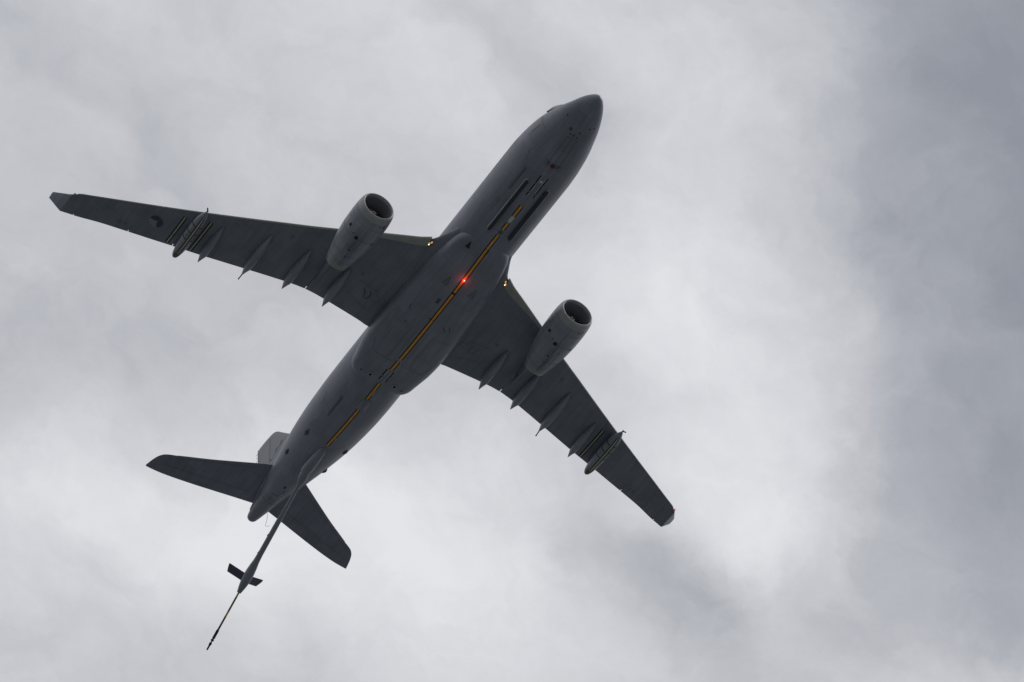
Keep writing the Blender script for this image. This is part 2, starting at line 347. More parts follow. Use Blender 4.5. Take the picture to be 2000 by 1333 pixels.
g_ = G(); ribbon(g_, [(16.05, .02), (16.5, .02)], .05, off=.03); g_.make('stripe_marking', 'white_mark', fus)
g_ = G(); ribbon(g_, [(17.02, .2), (17.02, -.2)], .035, off=.03); g_.make('seam', 'black_mark', fair); ribbon(G(), [(25.55, .42), (25.55, -.05)], .05, off=.03).make('seam', 'black_mark', fair)
# --- beacon on the belly with its red lamp
bz = belly(20.55, 0, 0).z
be = G().sphere((20.55, 0, bz - .04), (.17, .13, .13), 18, 10).make('beacon_light', 'beacon_red', fair)
G().sphere((20.50, 0, bz - .15), (.06, .035, .035), 12, 8).make('lamp', 'beacon_core', be)
pl = bpy.data.lights.new('beacon_lamp', 'POINT'); pl.energy = 6.5; pl.color = (1, .06, .04); pl.shadow_soft_size = .08
po = bpy.data.objects.new('beacon_lamp', pl); COL.objects.link(po); po.parent = root; po.location = (20.55, 0, bz - .34)
poly_decal('drain', circle_pts(22.2, 0, .12, .10), 'dark_gap', fair, off=.03)
# --- fixed light bars either side of the centre line
def bars(segs, ys, parent, wv=.17):
    for y_ in ys:
        for a, b_ in segs:
            o_ = decal('light_bar', a, b_, y_ - wv / 2, y_ + wv / 2, 'black_mark', parent, .014)
            yy = y_ - math.copysign(wv * .42, y_)
            g2 = G(); ribbon(g2, [(a + .03, yy), (b_ - .03, yy)], .045, off=.028); g2.make('lamp_strip', 'white_mark', o_)
bars([(8.05, 8.92), (9.0, 9.92), (10.02, 10.38)], (.27, -.29), fus)
bars([(32.42, 33.25), (33.4, 33.85)], (.27, -.27), fair)
poly_decal('round_cover', circle_pts(8.58, -.03, .135), 'pale_plastic', fus)
G().sphere(belly(10.0, -.62, 0), (.1, .05, .05), 10, 6).make('drain', 'faint_light', fus)
G().sphere(belly(10.75, .12, 0), (.22, .03, .07), 10, 6).make('drain_mast', 'faint_light', fus)
# --- nose gear doors and the marks behind them
g_ = G(); ribbon(g_, [(3.9, .45), (6.65, .52)], .035); ribbon(g_, [(3.9, -.42), (6.65, -.50)], .035); ribbon(g_, [(3.9, .45), (3.9, -.42)], .03); ribbon(g_, [(4.0, .02), (6.5, .02)], .02); ribbon(g_, [(5.2, .5), (5.2, -.46)], .02); g_.make('nose_gear_door', 'dark_paint', fus)
poly_decal('red_panel', [(6.62, .19), (6.62, -.20), (6.98, -.20), (6.98, .19)], 'red_panel', fus)
for s_ in (-1, 1):
    q_ = poly_decal('marking', [(6.62, s_ * .30), (6.62, s_ * .62), (6.92, s_ * .62), (6.92, s_ * .30)], 'dark_paint', fus); g_ = G()
    ribbon(g_, [(6.70, s_ * .36), (6.70, s_ * .56), (6.85, s_ * .56), (6.85, s_ * .36)], .035, off=.03); g_.make('marking_symbol', 'faint_light', q_)
g_ = G(); ribbon(g_, [(6.55, .75), (6.55, -.75), (7.05, -.78), (7.05, .75), (6.55, .75)], .02); ribbon(g_, [(7.15, .2), (7.15, -.12), (7.5, -.12), (7.5, .2), (7.15, .2)], .02); g_.make('access_panel', 'dark_paint', fus)
for x_, y_ in [(2.61, 1.30), (3.62, .33), (3.67, -.27), (2.62, -.80), (2.50, -1.12)]:
    h = below(x_, y_, BEL); G().sphere((x_, y_, h.z), (.07, .06, .05), 10, 6).make('static_port', 'black_mark', fus)
for x_, y_, r_ in [(3.25, .55, .16), (3.6, .05, .12), (3.2, -.25, .10)]: poly_decal('sensor_disc', circle_pts(x_, y_, r_, r_ * .9), 'dark_paint', fus)
# --- pilot director lights: two long troughs under the forward fuselage
for s_ in (-1, 1):
    def trough(y0, hw, x0, x1, drop, nose=.30):
        rings = []
        n = 60
        for i in range(n + 1):
            x_ = x0 + (x1 - x0) * i / n; e_ = min(1, (x_ - x0) / nose, (x1 - x_) / nose); k = sqrt(max(0, 1 - (1 - max(e_, 0)) ** 2)); k = max(k, .03)
            yy = y0; z_ = below(x_, y0, BEL).z
            rings.append([(x_, yy + hw * k, below(x_, yy + hw * k, BEL).z + .03), (x_, yy + hw * k, z_ - drop * k), (x_, yy + hw * k * .86, z_ - (drop + .03) * k), (x_, yy - hw * k * .86, z_ - (drop + .03) * k), (x_, yy - hw * k, z_ - drop * k), (x_, yy - hw * k, below(x_, yy - hw * k, BEL).z + .03)])
        return rings
    y0 = s_ * .97
    tr = G().loft(trough(y0, .17, 8.95, 15.3, .17)).make('director_light', 'faint_light', fus, angle=30)
    yy = y0 - s_ * .02; rr = []
    v, f = [], []
    n = 50
    for i in range(n + 1):
        x_ = 9.03 + (15.22 - 9.03) * i / n; e_ = min(1, (x_ - 9.03) / .22, (15.22 - x_) / .22); k = max(.05, sqrt(max(0, 1 - (1 - max(0, e_)) ** 2)))
        z_ = below(x_, y0, BEL).z - .215
        v += [(x_, yy - .145 * k, z_), (x_, yy + .145 * k, z_)]
    mesh_obj('lens', v, [(2 * i, 2 * i + 1, 2 * i + 3, 2 * i + 2) for i in range(n)], 'dark_lens', tr, smooth=False)
    # inner face of the trough stands dark too
    v = [(9.25, y0 - s_ * .175, below(9.25, y0, BEL).z - .20), (15.0, y0 - s_ * .175, below(15.0, y0, BEL).z - .20), (15.0, y0 - s_ * .175, below(15, y0 - s_ * .175, BEL).z - .01), (9.25, y0 - s_ * .175, below(9.25, y0 - s_ * .175, BEL).z - .01)]
    mesh_obj('lens', v, [(0, 1, 2, 3)], 'dark_lens', tr, smooth=False)
# --- raised strips on the lower sides
for (xa, xb, ph) in [(8.35, 11.05, 38), (37.7, 40.35, 39)]:
    rings = []
    for i in range(31):
        x_ = xa + (xb - xa) * i / 30; k = max(.04, sqrt(max(0, 1 - (1 - min(1, (x_ - xa) / .25, (xb - x_) / .25)) ** 2))); dph = 3.0 * k
        rings.append([fpt(x_, ph - dph, -.02), fpt(x_, ph - dph, .08 * k), fpt(x_, ph, .11 * k), fpt(x_, ph + dph, .08 * k), fpt(x_, ph + dph, -.02)])
    G().loft(rings).make('strip_antenna', 'body_paint', fus, angle=40)
    g_ = G(); side_ribbon(g_, [(xa, ph - 5 * math.copysign(1, ph)), (xb, ph - 5 * math.copysign(1, ph))], .05); g_.make('seam', 'dark_paint', fus)
# --- door outlines, escape slide panels, sensors, small marks on the sides
for s_ in (1, -1):
    g_ = G(); side_ribbon(g_, [(5.15, 108 * s_), (5.15, 84 * s_), (5.35, 79 * s_), (6.35, 79 * s_), (6.55, 84 * s_)], .045); g_.make('door_outline', 'faint_light', fus)
    side_ribbon(G(), [(5.2, 77 * s_), (6.7, 77 * s_)], .03).make('seam', 'dark_paint', fus); side_ribbon(G(), [(4.95, 96 * s_), (4.95, 62 * s_)], .025).make('seam', 'dark_paint', fus)
    g_ = G(); side_ribbon(g_, [(13.85, 110 * s_), (13.85, 87 * s_), (15.15, 87 * s_)], .04); g_.make('door_outline', 'faint_light', fus)
    for x_, ph in [(7.46, 73), (7.62, 66)]:
        g_ = G(); P_ = [(x_ + .15 * cos(a), s_ * (ph + 3.2 * sin(a))) for a in lin(0, 2 * pi, 13)]; side_ribbon(g_, P_, .035); g_.make('marking', 'faint_light', fus)
    for k, x_ in enumerate((12.55, 13.02, 13.5) if s_ > 0 else ()):
        g_ = G(); P_ = [(x_ + .19 * cos(a), s_ * (38 + 4 * sin(a))) for a in lin(0, 2 * pi, 13)]; side_ribbon(g_, P_, .03)
        if k != 1: side_ribbon(g_, [(x_ - .1, s_ * 37), (x_ + .1, s_ * 39)], .03)
        g_.make('marking', 'faint_dark', fus)
    g_ = G(); side_ribbon(g_, [(8.2, 100 * s_), (12.0, 100 * s_)], .03); side_ribbon(g_, [(8.2, 94 * s_), (12.0, 94 * s_)], .03)
    for i in range(8): side_ribbon(g_, [(8.2 + i * .54, 100 * s_), (8.2 + i * .54, 94 * s_)], .03)
    g_.make('seam', 'faint_dark', fus)
    for P_ in ([(6.9, 52), (7.35, 50), (7.3, 44)], [(7.6, 52), (7.6, 44), (8.0, 44)], [(41.6, 44), (41.9, 50), (42.5, 49), (42.4, 43)], [(43.0, 46), (43.5, 44)]):
        if s_ > 0: side_ribbon(G(), [(a, b_ * s_) for a, b_ in P_], .055).make('stain', 'faint_dark', fus)
    g_ = G(); side_ribbon(g_, [(39.0, 66 * s_), (39.5, 60 * s_), (40.4, 61 * s_)], .03); g_.make('seam', 'dark_paint', fus)
    # camera blisters
    for x_, ph in [(43.55, 47), (47.2, 60)]:
        c_ = fpt(x_, ph * s_, -.02); w_ = .50
        rings = []
        for i in range(13):
            t_ = -1 + 2 * i / 12; k = max(.03, 1 - abs(t_) ** 1.6); ring_ = []
            for a in range(0, 360, 30):
                ar = radians(a); ring_.append(fpt(x_ + t_ * w_, ph * s_ + cos(ar) * 5.5 * k, -.05 + max(0, sin(ar)) * .22 * k))
            rings.append(ring_)
        G().loft(rings).make('camera_blister', 'dark_paint', fus)
# cargo-door / skin joints
for x_ in (53.6,): side_ribbon(G(), [(x_, -178), (x_, 178)], .03, .008).make('seam', 'dark_paint', fus)
# --- satcom-like hump and small items aft of the fairing
rings = []
for i in range(25):
    t_ = i / 24; x_ = 36.3 + 1.3 * t_; k = sqrt(max(.003, 1 - (1 - min(1, t_ * 1.5)) ** 2)); kh = .36 * (1 - .60 * t_)
    ring_ = []
    for a in range(0, 360, 15):
        ar = radians(a); yy = -.10 + .40 * k * cos(ar); z_ = below(x_, yy, BEL).z; ring_.append((x_, yy, z_ + .05 - max(0, sin(ar)) ** .6 * (kh * k + .05)))
    rings.append(ring_)
G().loft(rings).make('belly_scoop', 'body_paint', fus, angle=45)
for s_ in (-1, 1):
    c_ = belly(33.8, s_ * 1.16, 0)
    o_ = G().tube([c_ + Vector((0, 0, .05)), c_ + Vector((0, 0, -.10)), c_ + Vector((0, 0, -.13))], [.20, .20, .16], 24).make('belly_lamp', 'lip_metal', fair, angle=40)
    G().sphere(c_ + Vector((0, 0, -.12)), (.14, .14, .06), 16, 8).make('lens', 'black_mark', o_)
    poly_decal('drain', circle_pts(34.0 if s_ > 0 else 34.05, s_ * 1.95, .10, .07, 12), 'dark_gap', fair)
# flush intakes
def naca(x_, y_, l_, h_, mat, turn=0):
    n = 8; v = []
    for i in range(n + 1):
        k = i / n; xx = x_ - l_ / 2 + l_ * k
        for e_ in (-1, 0, 1): yy = y_ + e_ * h_ / 2 * max(k, .03); v.append((xx, yy, below(xx, yy, BEL).z - .02))
    return mesh_obj('flush_inlet', v, [(3 * i + j, 3 * i + j + 1, 3 * i + j + 4, 3 * i + j + 3) for i in range(n) for j in (0, 1)], mat, fair, smooth=False)
naca(17.45, 1.42, .72, .42, 'dark_gap')
for s_ in (1, -1):
    x_, y_ = 21.4, s_ * (1.10 if s_ > 0 else 1.32); g_ = G()
    ribbon(g_, [(x_ - .45, y_ - .05), (x_ + .40, y_ + .25), (x_ + .40, y_ - .25), (x_ - .45, y_ - .05)], .045); g_.make('flush_inlet', 'dark_paint', fair)
    naca(x_ + .08, y_, .3, .2, 'faint_dark')
poly_decal('access_panel', [(23.3, .80), (23.3, .52), (23.85, .50), (23.85, .78)], 'dark_paint', fair)
for P_, w_ in (([(25.2, 2.2), (25.6, 2.22), (25.75, 2.0)], .06), ([(25.8, -1.15), (26.1, -1.5)], .08), ([(25.5, -1.55), (25.9, -1.8)], .07), ([(26.3, 1.3), (26.5, 1.1)], .06), ([(27.0, 1.55), (27.0, 1.9)], .06)): ribbon(G(), P_, w_).make('stain', 'dark_paint', fair)
for s_ in (-1, 1):
    g_ = G(); ribbon(g_, [(26.8, .45 * s_), (31.4, .45 * s_)], .03); ribbon(g_, [(27.3, 1.0 * s_), (30.9, 1.0 * s_), (31.4, 1.35 * s_), (31.4, 2.35 * s_), (30.3, 2.7 * s_)], .05); ribbon(g_, [(27.3, 1.0 * s_), (27.3, 2.6 * s_)], .03); ribbon(g_, [(31.4, .45 * s_), (31.4, 1.35 * s_)], .04)
    g_.make('landing_gear_door', 'faint_dark', fair)
# --- cockpit glazing: angular panes standing proud of the nose
low = [(2.22, 0, .60), (2.52, .80, .58), (3.35, 1.52, .55), (4.55, 1.98, .80), (5.0, 2.08, .98)]
upp = [(3.45, 0, 1.22), (3.60, .66, 1.17), (4.38, 1.66, 1.38), (4.66, 1.80, 1.40), (5.0, 1.80, 1.25)]
for s_ in (1, -1):
    for i in range(4):
        q_ = [Vector((a[0], a[1] * s_, a[2])) for a in (low[i], low[i + 1], upp[i + 1], upp[i])]
        c_ = sum(q_, Vector()) / 4; q_ = [c_ + (a - c_) * .93 for a in q_]
        outw = (c_ - Vector((c_.x + .9, 0, -.3))).normalized() * (.03, .03, .04, .03)[i]; thk = -(c_ - Vector((c_.x + .9, 0, -.3))).normalized() * .3
        G().prism([a + outw for a in q_], thk).make('cockpit_window', 'window_glass', fus, smooth=False)
bmh = bmesh.new()                                          # one faceted frame behind all the panes
for s_ in (1, -1):
    for a in low + upp: bmh.verts.new((a[0], a[1] * s_, a[2]))
    for a in ((3.4, .5, .2), (5.1, 1.2, .2), (5.3, 1.2, 1.3)): bmh.verts.new((a[0], a[1] * s_, a[2]))
bmesh.ops.convex_hull(bmh, input=bmh.verts[:])
bmesh.ops.delete(bmh, geom=[v_ for v_ in bmh.verts if not v_.link_faces], context='VERTS')
mh = bpy.data.meshes.new('window_frame'); bmh.to_mesh(mh); bmh.free(); mh.materials.append(MATS['dark_paint'])
oh = bpy.data.objects.new('window_frame', mh); COL.objects.link(oh); oh.parent = fus
# tail-cone detail: exhaust doors, vents
g_ = G(); ribbon(g_, [(52.2, .55), (52.2, -.15)], .07); ribbon(g_, [(53.0, .50), (53.3, .15)], .04); ribbon(g_, [(52.2, .30), (53.0, .30), (53.05, -.2)], .03); g_.make('access_panel', 'dark_paint', fus)
poly_decal('vent_plate', circle_pts(51.85, -.18, .22, .18), 'faint_light', fus)
for x_, y_ in [(51.8, -.10), (51.95, -.28), (51.5, -.22), (51.2, -.2), (52.0, -.08)]: poly_decal('vent_hole', circle_pts(x_, y_, .06, .05, 10), 'black_mark', fus, off=.02)
poly_decal('vent_hole', circle_pts(50.65, .04, .18, .10, 12), 'dark_gap', fus)

# ============================================================ WINGS
WY = [2.0, 2.35, 2.7, 3.05, 3.4, 3.7, 3.95, 4.3, 6, 8, 9.2, 10, 12, 14, 16, 18, 20, 22, 24, 26, 27.8, 28.6, 29.12]
WLE = [16.4, 17.0, 18.1, 18.95, 19.75, 20.12, 20.26, 20.46, 21.42, 22.62, 23.35, 23.84, 25.06, 26.24, 27.46, 28.68, 29.90, 31.12, 32.35, 33.60, 34.73, 35.22, 35.72]
WTE = [31.0, 31.0, 31.0, 31.0, 31.0, 31.0, 30.95, 30.92, 30.90, 30.92, 31.0, 31.15, 31.72, 32.38, 33.06, 33.72, 34.34, 35.02, 35.72, 36.48, 37.36, 37.70, 37.92]
WZL = [-1.35, -1.30, -1.2, -1.1, -1.0, -.97, -.95, -.93, -.86, -.72, -.62, -.55, -.38, -.18, .06, .32, .60, .91, 1.26, 1.65, 2.0, 2.13, 2.24]
WZT = [-1.05, -1.05, -1.02, -.98, -.96, -.93, -.92, -.9, -.75, -.55, -.45, -.38, -.2, .02, .25, .46, .68, .95, 1.26, 1.62, 2.05, 2.25, 2.36]
WT = [.135, .135, .135, .135, .135, .135, .134, .132, .128, .122, .12, .118, .115, .112, .11, .108, .106, .104, .102, .10, .095, .09, .05]
def wst(y_): return [pchip(WY, a, y_) for a in (WLE, WTE, WZL, WZT, WT)]
def thick(u_): return 5 * (.2969 * sqrt(u_) - .126 * u_ - .3516 * u_**2 + .2843 * u_**3 - .1036 * u_**4)
def wpt(y_, u_, side, grow=0.0):
    """side -1 lower, +1 upper"""
    le, te, zl, zt, tt = wst(y_); c_ = te - le; h_ = thick(u_) * tt * c_
    low_ = .56 if side < 0 else .50
    return Vector((le + u_ * c_, y_, zl + (zt - zl) * u_ + side * (h_ * low_ * 1.0 + grow)))
def usec(u0, u1, n):
    if u0 == 0: return [u1 * (i / (n - 1)) ** 1.9 for i in range(n)]
    return lin(u0, u1, n)
def wslab(ys, u0, u1, n=22, s=1, grow=0.0, te_cut=None):
    us = usec(u0, u1, n); rings = []
    for y_ in ys:
        r_ = [wpt(y_, u_, -1, grow) for u_ in us] + [wpt(y_, u_, 1, grow) for u_ in us[::-1]]
        rings.append([Vector((a.x, a.y * s, a.z)) for a in r_])
    return G().loft(rings)
def dense(a, b_, step=.4): n = max(2, int((b_ - a) / step) + 1); return lin(a, b_, n)
for s_ in (1, -1):
    ys = dense(2.0, 4.3, .12) + dense(4.5, 29.12, .35)
    wing = wslab(ys, 0, .745, 30, s_).make('wing', 'wing_paint', root, angle=35)
    bw = None
    # trailing-edge surfaces: root panel, inner flap, outer flap, two ailerons, tip
    for (a, b_, nm) in [(2.0, 3.3, 'trailing_edge'), (3.302, 9.30, 'flap'), (9.36, 20.14, 'flap'), (20.20, 23.72, 'aileron'), (23.77, 28.02, 'aileron'), (28.06, 29.12, 'trailing_edge')]:
        wslab(dense(a, b_, .35), .7458, 1.0, 10, s_).make(nm, 'wing_paint', wing, angle=35)
    for (a, b_) in [(9.30, 9.36), (20.14, 20.20), (23.72, 23.77), (28.02, 28.06)]:
        wslab([a, b_], .7458, .955 if a < 10 else .945, 6, s_).make('flap_seal', 'dark_paint', wing, angle=35)
    # slats
    for (a, b_, uu, nm) in [(3.68, 8.9, .078, 'slat_paint'), (9.9, 14.2, .018, 'slat_paint'), (14.24, 18.5, .018, 'slat_paint'), (18.54, 22.6, .018, 'slat_paint'), (22.64, 28.72, .018, 'slat_paint')]:
        rings = []
        for y_ in dense(a, b_, .3):
            ua = uu * (1.0 if uu > .1 else 1.0) * (1 - (.62 * (y_ - a) / (b_ - a) if uu > .05 else 0))
            us = [ua * (i / 9) ** 1.8 for i in range(10)]
            gr_ = .03
            r_ = []
            for u_ in us: q_ = wpt(y_, u_, -1, gr_); r_.append(q_)
            for u_ in us[::-1]: q_ = wpt(y_, u_, 1, gr_); r_.append(q_)
            for q_ in r_: q_.x -= .04 if uu < .05 else .10 + .14 * max(0, (4.4 - y_) / .72)
            rings.append([Vector((q_.x, q_.y * s_, q_.z)) for q_ in r_])
        G().loft(rings).make('slat', nm, wing, angle=50)
    # winglet
    rings = []
    for k, (le, te, y_, zl, zt) in enumerate([(35.55, 37.88, 29.02, 2.16, 2.35), (35.92, 37.94, 29.22, 2.40, 2.50), (37.60, 38.38, 30.08, 3.82, 3.82), (37.68, 38.42, 30.11, 3.88, 3.87)]):
        c_ = te - le; r_ = []
        for (u_, sd) in [(0, 0), (.05, .7), (.2, 1), (.5, .9), (1, 0), (.5, -.9), (.2, -1), (.05, -.7)]:
            th = sd * .035 * c_; r_.append(Vector((le + u_ * c_, (y_ + th * .85) * s_, zl + (zt - zl) * u_ - th * .5)))
        rings.append(r_)
    G().loft(rings).make('winglet', 'tail_paint', wing, angle=18)
    lp = wpt(28.85, .02, -1)
    G().sphere((35.50, 28.95 * s_, 2.17), (.15, .07, .05), 14, 8).make('navigation_light', 'faint_light' if s_ > 0 else 'lamp_red', wing)
    bw = bvh_of(wing); ALLW = [bw] + [bvh_of(o) for o in wing.children if o.name.startswith(('flap', 'aileron', 'trailing')) and 'seal' not in o.name]
    # landing lights in the wing root
    lh = poly_decal('landing_light', [(20.34 + .36 * cos(a) * .85 - .17 * sin(a) * .5, (3.54 + .17 * sin(a) * .85 + .36 * cos(a) * .30) * s_) for a in lin(0, 2 * pi, 21)[:-1]], 'dark_paint', wing, [bw])
    for (lx, ly, rx_, em) in ((20.46, 3.60, .16, 1), (20.22, 3.48, .13, 0)):
        q_ = below(lx, ly * s_, [bw]).z
        G().sphere((lx, ly * s_, q_), (rx_, .085, .05), 14, 8).make('lamp', 'lamp_warm', lh)
        if em: G().sphere((lx + .04, ly * s_, q_ - .04), (.055, .045, .03), 10, 6).make('lamp_core', 'lamp_core', lh)
    # director strips on the wing either side of the pod
    def wribbon(nm, pts, wd, mat, par, off): g9 = G(); ribbon(g9, pts, wd, ALLW, off); return g9.make(nm, mat, par, smooth=False)
    for (a, b_) in ([((30.05, 18.78), (33.8, 18.78)), ((31.05, 20.72), (34.35, 20.70))] if s_ > 0 else [((30.05, 18.78), (33.8, 18.78))]):
        a = (a[0], a[1] * s_); b_ = (b_[0], b_[1] * s_)
        o_ = wribbon('guide_strip', [a, b_], .34, 'black_mark', wing, .014); wribbon('strip_line', [a, b_], .13, 'cream_stripe', o_, .026)
    if s_ > 0: wribbon('seam', [(33.3, 20.9), (33.3, 20.5)], .08, 'dark_paint', wing, .03)
    # access covers and stains
    for x_, y_, r_ in [(35.2, 24.75, .18), (35.05, 24.3, .14), (35.5, 26.8, .08), (33.0, 20.35, .08), (26.9, 12.85, .20), (28.9, 16.9, .09), (26.4, 6.4, .16)]:
        h = below(x_, y_ * s_, ALLW)
        if h: poly_decal('access_cover', circle_pts(x_, y_ * s_, r_ * 1.3, r_ * .8, 12), 'faint_dark', wing, ALLW)
    wribbon('seam', [(35.15, 24.5 * s_), (34.36, 22.46 * s_), (33.53, 20.61 * s_)], .05, 'faint_dark', wing, .014)
    for pl_ in [[(27.6, 5.6), (28.0, 5.25), (28.1, 5.3), (28.5, 5.15)], [(27.5, 5.0), (27.9, 4.8), (28.4, 4.85), (28.6, 5.0)]]:
        ribbon(G(), [(a, b_ * s_) for a, b_ in pl_], .11, ALLW, .014).make('stain', 'dark_paint' if s_ > 0 else 'faint_dark', wing)
    for pl_ in [[(25.9, 4.5), (27.4, 4.6), (27.7, 4.3), (27.7, 3.6)], [(26.6, 3.9), (28.2, 3.9)], [(27.1, 6.2), (27.3, 4.3)], [(28.8, 6.6), (29.6, 4.2)]]:
        ribbon(G(), [(a, b_ * s_) for a, b_ in pl_], .05, ALLW, .014).make('seam', 'faint_dark', wing)
    wribbon('seam', [(28.7, 7.9 * s_), (30.7, 7.4 * s_)], .05, 'faint_dark', wing, .014)
    if s_ > 0:                                   # low-visibility roundel: three sectors and a centre
        cx, cy, rr = 33.08, 22.42, .60
        ro = poly_decal('roundel', circle_pts(cx, cy, rr, rr, 36), 'roundel_pale', wing, ALLW, .012)
        def sector(a0, a1, r_): return [(cx, cy)] + [(cx + r_ * cos(radians(a)), cy + r_ * sin(radians(a))) for a in lin(a0, a1, 16)]
        poly_decal('roundel_sector', sector(-150, -32, rr * .98), 'roundel_dark', ro, ALLW, .022); poly_decal('roundel_sector', sector(92, 206, rr * .98), 'roundel_dark', ro, ALLW, .022)
        poly_decal('roundel_centre', circle_pts(cx, cy, .13, .13, 16), 'roundel_pale', ro, ALLW, .034)
    # ---- flap track fairings
    for k, (xa, ya, xb, za, dep, wd) in enumerate([(26.45, 7.5, 31.2, -1.3, .95, .40), (26.95, 10.95, 32.0, -.66, .92, .39), (27.75, 14.25, 33.0, -.28, .86, .37), (29.7, 17.78, 34.15, .02, .78, .35)]):
        rings = []; nst = 40; yb = ya
        for i in range(nst + 1):
            t_ = i / nst; x_ = xa + (xb - xa) * t_
            prof = (t_ ** .62 * (1 - t_) ** .48) / (.55 ** .62 * .45 ** .48) if 0 < t_ < 1 else 0
            prof = max(prof, .01); wq = wd * min(1, prof) ** 1.15; dq = dep * min(1.02, prof)
            te_ = wst(ya)[1]; h = below(min(x_, te_ - .15), ya * s_, ALLW); zs = h.z if h else wst(ya)[3]
            if x_ > te_ - .15:
                tt_ = (x_ - (te_ - .15)) / (xb - te_ + .15); zs = zs
            zbot = zs - dq * .62 if t_ < .6 else None
            ztop = zs + .12
            cz_ = zs - dq * .24; hz_ = dq * .52
            if t_ > .5: cz_ = cz_ + (za - cz_) * ((t_ - .5) / .5) ** 2
            if t_ > .80: k9 = (1 - t_) / .20; wq *= .35 + .65 * k9; hz_ *= .5 + .5 * k9
            rings.append([Vector((x_, (ya + wq * cos(a)) * s_, cz_ + hz_ * sin(a) * (1.25 if sin(a) < 0 else .8))) for a in [2 * pi * j / 20 for j in range(20)]])
        ff = G().loft(rings).make('flap_track_fairing', 'fairing_paint', root)
        if k == 2: G().tube([(xb - .25, ya * s_, za), (xb + .20, (ya + .02) * s_, za - .05), (xb + .42, (ya + .03) * s_, za - .08)], [.06, .045, .06], 10).make('vent_pipe', 'dark_gap', ff)
    # ---- engine
    ey = 9.37 * s_
    prof = [(0, 1.32), (.008, 1.395), (.03, 1.475), (.07, 1.535), (.15, 1.585), (.28, 1.60), (.42, 1.575), (.55, 1.51), (.68, 1.40), (.80, 1.26), (.90, 1.12), (.955, 1.045)]
    A = Vector((18.28, ey, -2.80)); B = Vector((25.0, ey + .03 * s_, -3.10)); ax = (B - A); Ln = ax.length; ax.normalize()
    e1 = ax.cross(Vector((0, 0, 1))).normalized(); e2 = e1.cross(ax)
    def ering(t_, r_, n=72, tilt=0): return [A + ax * (t_ * Ln + tilt * sin(2 * pi * k / n) * r_) + (e1 * cos(2 * pi * k / n) + e2 * sin(2 * pi * k / n)) * r_ for k in range(n)]
    tilt = .05                                    # the intake face leans back a little at the bottom
    PX, PR = [a[0] for a in prof], [a[1] for a in prof]
    ts = [.045, .06, .08] + lin(.11, .925, 34)
    nac = G().loft([ering(t_, pchip(PX, PR, t_), tilt=-tilt * max(0, 1 - t_ * 4)) for t_ in ts], False, False).make('engine', 'nacelle_paint', root)
    lipr = [(.045, pchip(PX, PR, .045) + .004), (.03, 1.479), (.015, 1.435), (.006, 1.39), (0, 1.345), (.001, 1.305), (.008, 1.265), (.025, 1.235), (.045, 1.22)]
    G().loft([ering(a, r_, tilt=-tilt) for a, r_ in [(.085, pchip(PX, PR, .085) + .004), (.065, pchip(PX, PR, .065) + .004)] + lipr], False, False).make('intake_lip', 'lip_metal', nac)
    G().loft([ering(a, r_, tilt=-tilt * max(0, 1 - a * 5)) for a, r_ in [(.045, 1.22), (.08, 1.205), (.14, 1.215), (.20, 1.235), (.26, 1.24)]], False, True).make('intake_duct', 'duct_dark', nac)
    # fan: 26 twisted blades and a spinner with a white spiral
    g_ = G(); fx = .185 * Ln
    for k in range(26):
        a0 = 2 * pi * k / 26; v = []
        for r_, tw, ch in [(.38, 25, .26), (.7, 42, .30), (1.0, 55, .32), (1.22, 62, .33)]:
            da = ch * sin(radians(tw)) / r_ / 2 ; dx = ch * cos(radians(tw)) / 2
            for sg in (-1, 1):
                a = a0 + sg * da; v.append(A + ax * (fx + sg * dx) + (e1 * cos(a) + e2 * sin(a)) * r_)
        g_.add(v, [(2 * i, 2 * i + 1, 2 * i + 3, 2 * i + 2) for i in range(3)])
    g_.make('fan', 'fan_dark', nac, smooth=False)
    sp_ = [(.10, .02), (.104, .06), (.115, .14), (.135, .25), (.16, .35), (.19, .40)]
    spn = G().loft([ering(a, r_, 32) for a, r_ in sp_], True, True).make('spinner', 'fan_dark', nac)
    v = []; nn = 40
    for i in range(nn + 1):
        a = 2.7 + s_ * .5 + 2 * pi * 1.15 * i / nn; r_ = .07 + .24 * i / nn; tt_ = pchip([a_[1] for a_ in sp_], [a_[0] for a_ in sp_], r_)
        for dr in (-.022, .022): rr_ = r_ + dr; v.append(A + ax * (tt_ * Ln - .03) + (e1 * cos(a) + e2 * sin(a)) * rr_)
    mesh_obj('spiral_mark', v, [(2 * i, 2 * i + 1, 2 * i + 3, 2 * i + 2) for i in range(nn)], 'spiral_white', spn, smooth=False)
    # exhaust
    G().loft([ering(a, r_) for a, r_ in [(.925, 1.088), (.955, 1.047), (.975, 1.02), (1.0, .985), (1.001, .965), (.95, .99), (.85, 1.0)]], False, False).make('exhaust_nozzle', 'nozzle_metal', nac)
    G().loft([ering(a, r_, 32) for a, r_ in [(.86, .99), (.87, .5), (.95, .42), (1.03, .25), (1.08, .04)]], True, True).make('exhaust_cone', 'dark_gap', nac)
    # joints, drains, vents on the cowl
    def cowl(t_, a_, off=.012): r_ = pchip(PX, PR, t_) + off; return A + ax * (t_ * Ln) + (e1 * cos(a_) + e2 * sin(a_)) * r_
    def cpatch(nm, t_, adeg, dt, da, mat, par=nac, off=.014):
        v = [cowl(t_ + sa * dt / 2, radians(adeg) + sb * da / 2, off) for sa, sb in ((-1, -1), (-1, 0), (-1, 1), (1, 1), (1, 0), (1, -1))]; return mesh_obj(nm, v, [(0, 1, 4, 5), (1, 2, 3, 4)], mat, par, smooth=False)
    g_ = G()
